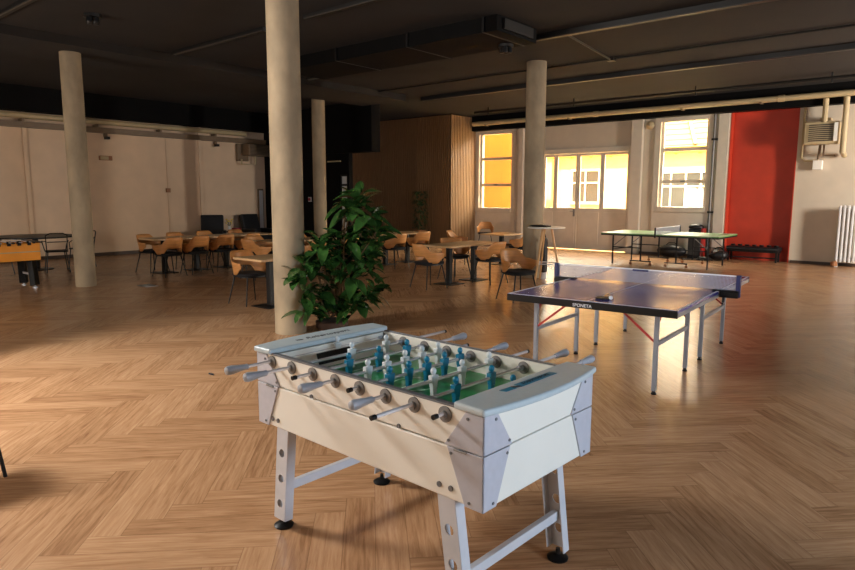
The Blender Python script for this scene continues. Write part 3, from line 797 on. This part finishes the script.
# ------------------------------------------------------------------ GREEN TABLE TENNIS TABLE far back
gcx, gcy = -5.65, 15.745
ga = math.radians(0.7)
GT = thing('table_tennis_table', 'green table tennis table on wheeled frames by the windows', 'table tennis table', (gcx, gcy, 0), ga)
for s in (-1, 1):
    o = obj('table_half', MB().box(min(s * .02, s * PL), max(s * .02, s * PL), -PW, PW, .735, .76), 'tgreen', GT)
    lw = MB()
    for y in (-PW, PW - .02): lw.box(min(s * .02, s * PL), max(s * .02, s * PL), y, y + .02, .760, .7612)
    lw.box(min(s * PL, s * (PL - .02)), max(s * PL, s * (PL - .02)), -PW, PW, .760, .7613)
    obj('boundary_line', lw, 'lineW', o)
    fr = MB()
    for y in (-PW, PW - .02): fr.box(min(s * .02, s * PL), max(s * .02, s * PL), y, y + .02, .70, .735)
    for x in (.02, PL - .02): fr.box(min(s * x, s * (x + .02)), max(s * x, s * (x + .02)), -PW + .02, PW - .02, .70, .735)
    obj('apron', fr, 'satin', o)
    for q in (-1, 1):
        obj('leg', MB().box(s * 1.12 - .015, s * 1.12 + .015, q * .6 - .015, q * .6 + .015, 0, .70), 'satin', GT)
        obj('leg', MB().box(s * .42 - .015, s * .42 + .015, q * .6 - .015, q * .6 + .015, .10, .70), 'satin', GT)
        w_ = obj('wheel_bar', MB().box(s * .42 - .26, s * .42 + .26, q * .6 - .015, q * .6 + .015, .09, .115), 'satin', GT)
        for e_ in (-.24, .24): obj('castor', MB().lathe([(.035, -.012), (.035, .012)], (s * .42 + e_, q * .6, .035), 'Y', 12).box(s * .42 + e_ - .01, s * .42 + e_ + .01, q * .6 - .012, q * .6 + .012, .05, .09), 'brownstick', w_)
        obj('brace', MB().bar((s * 1.10, q * .58, .45), (s * .8, q * .58, .70), .012, .02), 'grey_metal', GT)
        obj('side_rail', MB().box(min(s * .435, s * 1.105), max(s * .435, s * 1.105), q * .6 - .01, q * .6 + .01, .40, .425), 'satin', GT)
    obj('cross_rail', MB().box(s * 1.12 - .01, s * 1.12 + .01, -.585, .585, .34, .365), 'satin', GT)
NG = thing('table_tennis_net', 'dark net across the green table by the windows', 'net', (gcx, gcy, .762), ga)
obj('net_mesh', MB().grid([[(0, -.85, .0), (0, .85, .0)], [(0, -.85, .150), (0, .85, .150)]]), 'net', NG)
obj('net_tape', MB().box(-.005, .005, -.85, .85, .142, .156), 'lineW', NG)
for s in (-1, 1): obj('net_post', MB().box(-.015, .015, s * .86 - .012, s * .86 + .012, -.08, .16), 'satin', NG)

# ------------------------------------------------------------------ dining tables and chairs
def make_table(sx, sy, label, loc, group):
    t = thing('dining_table', label, 'table', loc, 0, group)
    obj('tabletop', MB().box(-sx / 2, sx / 2, -sy / 2, sy / 2, .712, .745), 'oak', t, .004)
    obj('pedestal', MB().box(-.045, .045, -.045, .045, .012, .700), 'satin', t, .004)
    obj('base_plate', MB().box(-.21, .21, -.21, .21, 0, .012), 'satin', t, .003)
    obj('top_bracket', MB().box(-.2, .2, -.03, .03, .70, .712).box(-.03, .03, -.2, .2, .70, .712), 'satin', t)
    return t
TG = 'square oak dining tables on black pedestals'
TABLES = [
    (-7.99, 5.85, .70, .80, 'oak table on black pedestal, half hidden behind the thick pillar'),
    (-7.49, 9.54, .70, .78, 'oak table on black pedestal, left of the pushed-together pair near the blue table'),
    (-7.49, 10.32, .70, .78, 'oak table on black pedestal, right of the pushed-together pair near the blue table'),
    (-8.72, 13.15, .70, .84, 'oak table farthest back, left of the window-side pillar'),
    (-10.8, 8.15, .70, .80, 'oak table just left of the thick pillar in the second row'),
    (-10.8, 9.0, .70, .80, 'oak table behind the rubber plant, left one'),
    (-10.8, 11.27, .70, .78, 'oak table right of the rubber plant, nearer of two'),
    (-10.8, 12.06, .70, .78, 'oak table right of the rubber plant, nearer the small plant'),
    (-13.2, 6.95, .70, .74, 'oak table at the left end of the row along the white wall'),
    (-13.2, 7.70, .70, .74, 'second oak table from the left in the row along the white wall'),
    (-13.2, 8.45, .70, .74, 'third oak table from the left in the row along the white wall'),
    (-13.2, 9.20, .70, .74, 'fourth oak table from the left in the row, beside the thick pillar'),
]
for x, y, sx, sy, lab in TABLES: make_table(sx, sy, lab, (x, y, 0), TG)

def chair0():
    t = thing('plywood_armchair', '', 'chair')
    # tub shell : ribbon in plan with shaped top and bottom edges, leaning back
    N = 36; rows_o = []; rows_i = []
    def sm(a, b_, x):
        x = max(0, min(1, (x - a) / (b_ - a))); return x * x * (3 - 2 * x)
    def pt(ph, f):
        d = abs(ph)
        top = .805 - .145 * sm(.55, 1.15, d) - .02 * sm(1.25, 1.75, d)
        bot = .575 - .115 * sm(.55, 1.0, d)
        if d > 1.55: bot += .10 * sm(1.55, 1.85, d)
        z = bot + (top - bot) * f
        r = .235 + .03 * sm(.44, .80, z)
        if d < PI / 2:
            x_, y_ = -r * math.cos(ph), (r + .012) * math.sin(ph)
        else:
            x_, y_ = (d - PI / 2) * .5, math.copysign(r + .012, ph)
        x_ -= .05 * sm(.5, .85, z) * math.cos(min(d, PI / 2))
        return (x_, y_, z)
    phs = [-1.85 + 3.70 * k / N for k in range(N + 1)]
    g = MB().grid([[pt(p, f) for p in phs] for f in (0, .2, .4, .6, .8, 1)])
    obj('backrest', g, 'ply', t, smooth=True, solid=.013)
    s = MB(); pl = []
    for k in range(24):
        a = 2 * PI * k / 24; c, q = math.cos(a), math.sin(a)
        pl.append((math.copysign(abs(c) ** .55, c) * .235 + .005, math.copysign(abs(q) ** .55, q) * .235))
    obj('seat', MB().prism(pl, .440, .482), 'seat', t, .012, smooth=True)
    obj('seat_frame', MB().prism([(a * .94, b_ * .94) for a, b_ in pl], .420, .440), 'satin', t)
    for sx in (-1, 1):
        for sy in (-1, 1):
            obj('leg', MB().tube([(sx * .165, sy * .165, .43), (sx * .235 - .01, sy * .245, 0)], [.013, .009], 8), 'satin', t)
    return t
C0 = chair0()
index_kids()
CHG = 'plywood armchairs with charcoal seats'
CHAIRS = [
    (-8.42, 5.80, 0, 'plywood armchair tucked under the table beside the thick pillar'),
    (-7.45, 8.90, 78, 'plywood armchair at the near left end of the pushed-together table pair'),
    (-7.86, 10.2, -8, 'plywood armchair behind the pushed-together tables, its seat seen under the top'),
    (-6.98, 10.14, 172, 'plywood armchair tucked against the right side of the table pair'),
    (-5.48, 8.75, -22, 'plywood armchair standing alone at left corner of the blue table'),
    (-9.55, 12.55, 20, 'plywood armchair tall behind the table pair in front of slatted wall corner'),
    (-12.0, 17.15, -55, 'plywood armchair far off below the tall left window'),
    (-8.12, 13.05, 180, 'plywood armchair half hidden by the window-side pillar'),
    (-11.42, 11.95, 0, 'plywood armchair behind the tables right of the rubber plant, facing us'),
    (-10.12, 10.85, 180, 'plywood armchair with back to us, right of the rubber plant'),
    (-10.25, 11.85, 165, 'plywood armchair with shaded back in front of the small plant'),
    (-10.86, 7.66, 90, 'plywood armchair at the head of the table left of the thick pillar'),
    (-10.22, 8.55, 180, 'orange-lit plywood armchair between thick pillar and rubber plant'),
    (-10.22, 9.45, 180, 'plywood armchair glimpsed through the rubber plant leaves, lower one'),
    (-11.40, 9.30, 0, 'plywood armchair glimpsed through the rubber plant leaves, far one'),
    (-11.42, 8.15, 0, 'plywood armchair across the table left of the thick pillar'),
    (-12.58, 6.72, 184, 'plywood armchair with back to us, leftmost of the near wall-row side'),
    (-12.60, 7.34, 180, 'plywood armchair with back to us, second of the near wall-row side'),
    (-12.62, 7.97, 176, 'plywood armchair with back to us, third of the near wall-row side'),
    (-12.60, 8.62, 182, 'plywood armchair with back to us, fourth of the near wall-row side'),
    (-13.52, 6.85, 12, 'plywood armchair at the left end of the wall row'),
    (-13.80, 7.65, 0, 'plywood armchair on the wall side of the row, second from left'),
    (-13.80, 8.40, 0, 'plywood armchair on the wall side of the row, third from left'),
    (-13.80, 9.25, 0, 'plywood armchair on the wall side of the row, near the thick pillar'),
]
for k, (x, y, a, lab) in enumerate(CHAIRS):
    if k == 0:
        C0.location = (x, y, 0); C0.rotation_euler = (0, 0, math.radians(a)); C0['label'] = lab; C0['group'] = CHG
    else: dup(C0, (x, y, 0), math.radians(a), lab, CHG)

# ------------------------------------------------------------------ bar table by the pillar
BT = thing('bar_table', 'tall round white bar table on splayed wooden legs beside the pillar', 'bar table', (-6.33, 11.10, 0))
obj('tabletop', MB().lathe([(.35, 1.03), (.36, 1.035), (.36, 1.05), (.35, 1.055)], n=32), 'white_paint', BT)
for k in range(3):
    a = 2 * PI * k / 3 + .35
    obj('leg', MB().tube([(.10 * math.cos(a), .10 * math.sin(a), 1.03), (.30 * math.cos(a), .30 * math.sin(a), 0)], [.024, .018], 10), 'birch', BT)
obj('foot_ring', MB().tube([(.225 * math.cos(2 * PI * k / 24), .225 * math.sin(2 * PI * k / 24), .35) for k in range(25)], .010, 8, cap=False), 'radiator', BT)
tag(obj('folded_jacket', MB().lathe([(.15, 0), (.19, .012), (.17, .03), (.10, .038)], n=14).box(-.05, .20, -.10, .10, .0, .026), 'black_plastic', smooth=False, bev=.006, loc=(-6.47, 11.08, 1.056)), 'flat black jacket lying on the tall bar table', 'jacket')
bg_ = thing('sports_bag', 'narrow black bag standing behind the bar table legs', 'bag', (-6.52, 11.36, 0))
obj('body', MB().box(-.06, .06, -.06, .06, .13, .82), 'leather', bg_, .03, seg=3); obj('base', MB().lathe([(.055, 0), (.06, .13)], n=16), 'radiator', bg_)
obj('strap', MB().tube([(0, -.09, .75), (0, -.14, .86), (0, 0, .92), (0, .09, .78)], .012, 6), 'satin', bg_)

# ------------------------------------------------------------------ things by the red niche
BN = thing('low_bench', 'low black padded bench in front of the red niche', 'bench', (-4.27, 18.02, 0))
obj('pad', MB().box(-.62, .62, -.20, .20, .28, .38), 'leather', BN, .03)
obj('frame', MB().box(-.60, .60, -.16, .16, .24, .28).box(-.6, .6, -.02, .02, .08, .11), 'satin', BN)
for sx in (-.56, .56):
    for sy in (-.13, .13): obj('leg', MB().box(sx - .02, sx + .02, sy - .02, sy + .02, 0, .24), 'satin', BN)
for k in range(7): tag(obj('weight_disc', MB().lathe([(.05, 0), (.055, .02), (.05, .04)], n=14), 'black_plastic', loc=(-4.78 + k * .17, 18.08, .381)), 'small black disc in the line on the padded bench', 'disc', 'discs on the bench')
for x, y, s, lab, g in ((-6.25, 17.75, (.40, .20, .17), 'long black bag on the floor under the right window', 1), (-4.98, 17.55, (.24, .20, .15), 'round black bag on the floor left of padded bench', 2)):
    b = thing('duffel_bag', lab, 'bag', (x, y, 0))
    obj('body', MB().ball((0, 0, s[2]), 1, s, 20, 12), 'leather', b, smooth=True)
    obj('carry_handle', MB().tube([(-s[0] * .4, 0, s[2] * 1.85), (-s[0] * .2, 0, s[2] * 2.3), (s[0] * .2, 0, s[2] * 2.3), (s[0] * .4, 0, s[2] * 1.85)], .012, 6), 'satin', b)
b = thing('equipment_trolley', 'black equipment stack with red edge under right window corner', 'trolley', (-5.62, 17.85, 0))
obj('body', MB().box(-.20, .13, -.15, .15, .06, .78), 'leather', b, .03); obj('red_edge', MB().box(.13, .18, -.14, .12, .04, .80), 'redtube', b, .01)
obj('top_bundle', MB().ball((-.04, 0, .83), 1, (.2, .14, .09), 14, 8), 'leather', b, smooth=True); obj('base', MB().box(-.2, .16, -.14, .14, 0, .06), 'satin', b)
tag(obj('coiled_cable', MB().tube([(.20 * math.cos(k * .5) * (1 - k * .006), .15 * math.sin(k * .5) * (1 - k * .006), .02 + k * .0012) for k in range(60)], .014, 6), 'black_plastic', loc=(-5.25, 17.3, 0)), 'coiled black cable on the floor beside round black bag', 'cable')

# ------------------------------------------------------------------ plants
def leaf_add(mb, p, d, nrm, ln, wd, droop=.25):
    d = d.normalized(); sd = d.cross(nrm)
    if sd.length < 1e-3: sd = d.cross(Vector((1, 0, 0)))
    sd.normalize(); nn = sd.cross(d).normalized()
    prof = [(0, .05), (.12, .55), (.32, .95), (.55, 1.0), (.78, .72), (.93, .32), (1.0, .03)]
    rows = []
    for t_, w_ in prof:
        c = p + d * (ln * t_) - Vector((0, 0, 1)) * (droop * ln * t_ * t_)
        rows.append([c - sd * (wd / 2 * w_) + nn * (wd * .16 * w_), c - nn * 0, c + sd * (wd / 2 * w_) + nn * (wd * .16 * w_)])
    mb.grid(rows)
rnd = random.Random(11)
RP = thing('rubber_plant', 'large glossy dark green rubber plant beside the thick pillar', 'plant', (-6.04, 5.33, 0))
obj('planter', MB().lathe([(.17, 0), (.20, .03), (.205, .10), (.19, .11)], n=24), 'pot', RP, smooth=True)
obj('soil', MB().lathe([(.18, .105), (.175, .115)], n=20), 'soil', RP)
right = Vector((rt.x, rt.y, 0)).normalized(); depth = Vector((fw.x, fw.y, 0)).normalized()
# clumps : (lateral, height, radius)
CL = [(.36, 1.58, .14), (.27, 1.47, .13), (.50, 1.36, .16), (.35, 1.27, .16), (.58, 1.18, .11), (.20, 1.12, .17), (.44, 1.06, .18), (-.04, 1.08, .14), (-.14, .98, .18), (.12, .95, .20), (.30, .90, .18), (.48, .92, .12),
      (-.26, .82, .15), (-.31, .68, .12), (-.17, .72, .19), (.28, .70, .17), (.40, .74, .12), (-.27, .54, .12), (-.14, .46, .18), (.54, .46, .12), (.36, .44, .13), (-.16, .28, .15), (.14, .30, .15), (.28, .30, .12), (-.25, .36, .10)]
stm = MB(); tips = []
for lx, z, r in CL:
    dz = rnd.uniform(-.26, .12) if lx > -.22 else -.40
    top = right * lx + depth * dz + Vector((0, 0, z + .04))
    b0 = Vector((rnd.uniform(-.13, .13), rnd.uniform(-.13, .13), .17))
    m1 = b0.lerp(top, .5) + right * (-.12 * lx) + Vector((0, 0, .08))
    stm.tube([b0, m1, top], [.012, .010, .006], 7)
    tips.append((top, r))
stm.tube([(0.02, 0, .16), right * .12 + Vector((0, 0, .9)), right * .2 + Vector((0, 0, 1.55))], [.02, .018, .012], 8)
for k in range(6): stm.tube([(rnd.uniform(-.1, .1), rnd.uniform(-.1, .1), .16), right * rnd.uniform(-.1, .2) + depth * rnd.uniform(-.1, .1) + Vector((0, 0, rnd.uniform(.8, 1.1)))], [.011, .008], 7)
obj('stems', stm, 'stem', RP, smooth=True)
fol = MB()
for top, r in tips:
    nL = int(12 + r * 50)
    for k in range(nL):
        a = rnd.uniform(0, 2 * PI); el = rnd.uniform(-.45, 1.0)
        d = Vector((math.cos(a) * math.cos(el), math.sin(a) * math.cos(el), math.sin(el)))
        p = top + d * rnd.uniform(.0, r * .55) + Vector((0, 0, rnd.uniform(-.14, .04)))
        ln_ = rnd.uniform(.19, .31)
        if p.z + d.z * ln_ < .22: d.z = abs(d.z) * .3
        inside = False
        for q_ in (0, .5, 1):
            c_ = p + d.normalized() * (ln_ * q_) + Vector((-6.04, 5.33, 0))
            inside |= math.hypot(c_.x + 6.27, c_.y - 4.87) < .25
        nz_ = Vector((rnd.uniform(-.4, .4), rnd.uniform(-.4, .4), 1)); wl_ = ln_ * rnd.uniform(.42, .54); dr_ = rnd.uniform(.10, .5)
        if not inside: leaf_add(fol, p, d, nz_, ln_, wl_, dr_)
obj('foliage', fol, 'leaf', RP, smooth=True)

SP = thing('potted_plant', 'slim dark potted plant standing against the slatted wood wall', 'plant', (-14.1, 16.38, 0))
obj('pot', MB().lathe([(.17, 0), (.20, .10), (.22, .50), (.20, .52)], n=20), 'brownstick', SP, smooth=True)
stm = MB()
for k in range(7): stm.tube([(rnd.uniform(-.1, .1), rnd.uniform(-.1, .1), .5), (rnd.uniform(-.2, .2), rnd.uniform(-.2, .2), rnd.uniform(1.2, 1.7))], [.012, .006], 6)
obj('stems', stm, 'stem', SP)
fol = MB()
for k in range(330):
    z = rnd.uniform(.55, 1.80); rr = .27 * (1 - .35 * abs(z - 1.2)); a = rnd.uniform(0, 2 * PI); q = rnd.uniform(.2, 1)
    p = Vector((rr * q * math.cos(a), rr * q * math.sin(a), z)); d = Vector((math.cos(a), math.sin(a), rnd.uniform(-.6, .5)))
    leaf_add(fol, p, d, Vector((0, 0, 1)), rnd.uniform(.09, .14), .055, .4)
obj('foliage', fol, 'leaf2', SP, smooth=True)

# ------------------------------------------------------------------ left side : orange football table, dark table, lounge seats
OF = thing('foosball_table', 'orange football table with black legs at the left edge', 'foosball table', (-13.05, 3.66, 0))
obj('cabinet', MB().box(-.36, .36, -.72, .72, .50, .65), 'orange', OF, .008)
fs = MB().box(.33, .36, -.72, .72, .658, .805).box(-.36, -.33, -.72, .72, .658, .805).box(-.33, .33, .66, .72, .658, .805).box(-.33, .33, -.72, -.66, .658, .805)
obj('upper_frame', fs, 'orange', OF, .005)
obj('trim_strip', MB().box(.358, .366, -.73, .73, .646, .662), 'cream', OF)
obj('playing_field', MB().box(-.33, .33, -.66, .66, .66, .69), 'green', OF)
for k in range(8):
    y = -.55 + k * .157
    r = obj('rod', MB().tube([(-.50, y, .83), (.50, y, .83)], .009, 8), 'chrome', OF)
    obj('handle', MB().lathe([(.013, .50), (.019, .57), (.012, .62)] if k % 2 else [(.012, -.62), (.019, -.57), (.013, -.50)], (0, y, .83), 'X', 10), 'black_plastic', r)
    obj('bearing', MB().box(.325, .372, y - .03, y + .03, .77, .85), 'black_plastic', OF, .006)
obj('end_cap', MB().box(-.38, .38, .66, .76, .805, .828), 'black_plastic', OF, .01)
obj('end_cap', MB().box(-.38, .38, -.76, -.66, .805, .828), 'black_plastic', OF, .01)
for sx in (-1, 1):
    for sy in (-1, 1):
        o = obj('leg', MB().bar((sx * .24, sy * .60, .50), (sx * .27, sy * .62, .045), .13, .10), 'black_plastic', OF, .01)
        obj('foot', MB().lathe([(.045, 0), (.045, .015), (.015, .03), (.015, .06)], (sx * .27, sy * .62, 0), n=14), 'chrome', o)
    obj('stretcher', MB().box(-.2, .2, sx * .61 - .02, sx * .61 + .02, .22, .26), 'chrome', OF)

DT = thing('round_table', 'dark round table in front of the left white wall', 'table', (-15.9, 5.40, 0))
obj('tabletop', MB().lathe([(.80, .715), (.82, .722), (.82, .745), (.80, .75)], n=36), 'satin', DT)
obj('pedestal', MB().lathe([(.06, .02), (.06, .715)], n=14), 'satin', DT); obj('base_plate', MB().lathe([(.32, 0), (.32, .015), (.10, .03)], n=24), 'satin', DT)
def bistro(loc, rz, lab, first=[None]):
    if first[0] is None:
        t = thing('metal_chair', lab, 'chair', loc, rz, 'black metal chairs round the dark table')
        obj('seat', MB().box(-.22, .20, -.21, .21, .44, .465), 'satin', t, .02)
        obj('backrest', MB().tube([(-.20, -.19, .46), (-.26, -.20, .80), (-.27, -.12, .84), (-.27, .12, .84), (-.26, .20, .80), (-.20, .19, .46)], .012, 8).tube([(-.24, -.18, .66), (-.25, .18, .66)], .010, 8), 'satin', t)
        for sy in (-1, 1):
            obj('arm', MB().tube([(-.24, sy * .20, .68), (.05, sy * .25, .67), (.17, sy * .23, .60), (.17, sy * .20, .46)], .011, 8), 'satin', t)
            for sx in (-1, 1): obj('leg', MB().tube([(sx * .17, sy * .17, .44), (sx * .22, sy * .22, 0)], .011, 8), 'satin', t)
        first[0] = t; index_kids(); return t
    return dup(first[0], loc, rz, lab)
bistro((-15.05, 5.50, 0), math.radians(165), 'black metal chair right of the dark round table, nearer us')
bistro((-15.45, 6.18, 0), math.radians(230), 'black metal chair between dark round table and left pillar, farther one')
bistro((-15.35, 4.45, 0), math.radians(120), 'black metal chair behind the orange football table')
bistro((-4.49, .98, 0), math.radians(-4), 'black metal chair cut off at the left edge, one leg showing')

def lounge(loc, rz, lab):
    t = thing('lounge_chair', lab, 'armchair', loc, rz, 'black lounge chairs by the left wall')
    obj('seat', MB().box(-.30, .38, -.32, .32, .22, .42), 'leather', t, .04, seg=3)
    obj('backrest', MB().box(-.08, .08, -.33, .33, 0, .72, Matrix.Translation((-.30, 0, .34)) @ Matrix.Rotation(-.25, 4, 'Y')), 'leather', t, .04, seg=3)
    for s in (-1, 1): obj('armrest', MB().box(-.34, .34, s * .36 - .05, s * .36 + .05, .18, .60), 'leather', t, .03)
    for sx in (-.26, .30):
        for sy in (-.28, .28): obj('leg', MB().tube([(sx, sy, .22), (sx * 1.1, sy * 1.1, 0)], .018, 8), 'satin', t)
lounge((-17.45, 10.72, 0), math.radians(-35), 'black lounge chair with tilted back by the left wall')
lounge((-17.4, 12.35, 0), math.radians(5), 'boxy black lounge chair near the end of the left wall')
st = thing('side_table', 'small side table between the two black lounge chairs', 'table', (-17.5, 11.50, 0))
obj('tabletop', MB().lathe([(.24, .52), (.25, .53), (.24, .55)], n=24), 'satin', st); obj('stem', MB().lathe([(.025, .02), (.025, .52)], n=10), 'satin', st); obj('base', MB().lathe([(.18, 0), (.18, .02)], n=20), 'satin', st)
tag(obj('book', MB().box(-.12, .12, -.09, .09, 0, .05).box(-.11, .10, -.08, .09, .05, .09), 'crimson', loc=(-17.46, 11.57, .551)), 'crimson book pile on the small side table by the left wall', 'book')
fv = thing('flower_vase', 'small vase of yellow flowers on the side table by left wall', 'vase', (-17.52, 11.37, .551))
obj('vase', MB().lathe([(.035, 0), (.05, .06), (.03, .13), (.035, .16)], n=14), 'radiator', fv, smooth=True)
fs = MB(); fl = MB()
for k in range(7):
    a = k * .9; tx, ty, tz = .09 * math.cos(a), .09 * math.sin(a), .30 + .06 * math.sin(k * 2.1)
    fs.tube([(0, 0, .12), (tx, ty, tz)], .005, 6); fl.ball((tx, ty, tz), .032, (1, 1, .7), 8, 6)
obj('stems', fs, 'leaf2', fv); obj('petals', fl, 'flower', fv)
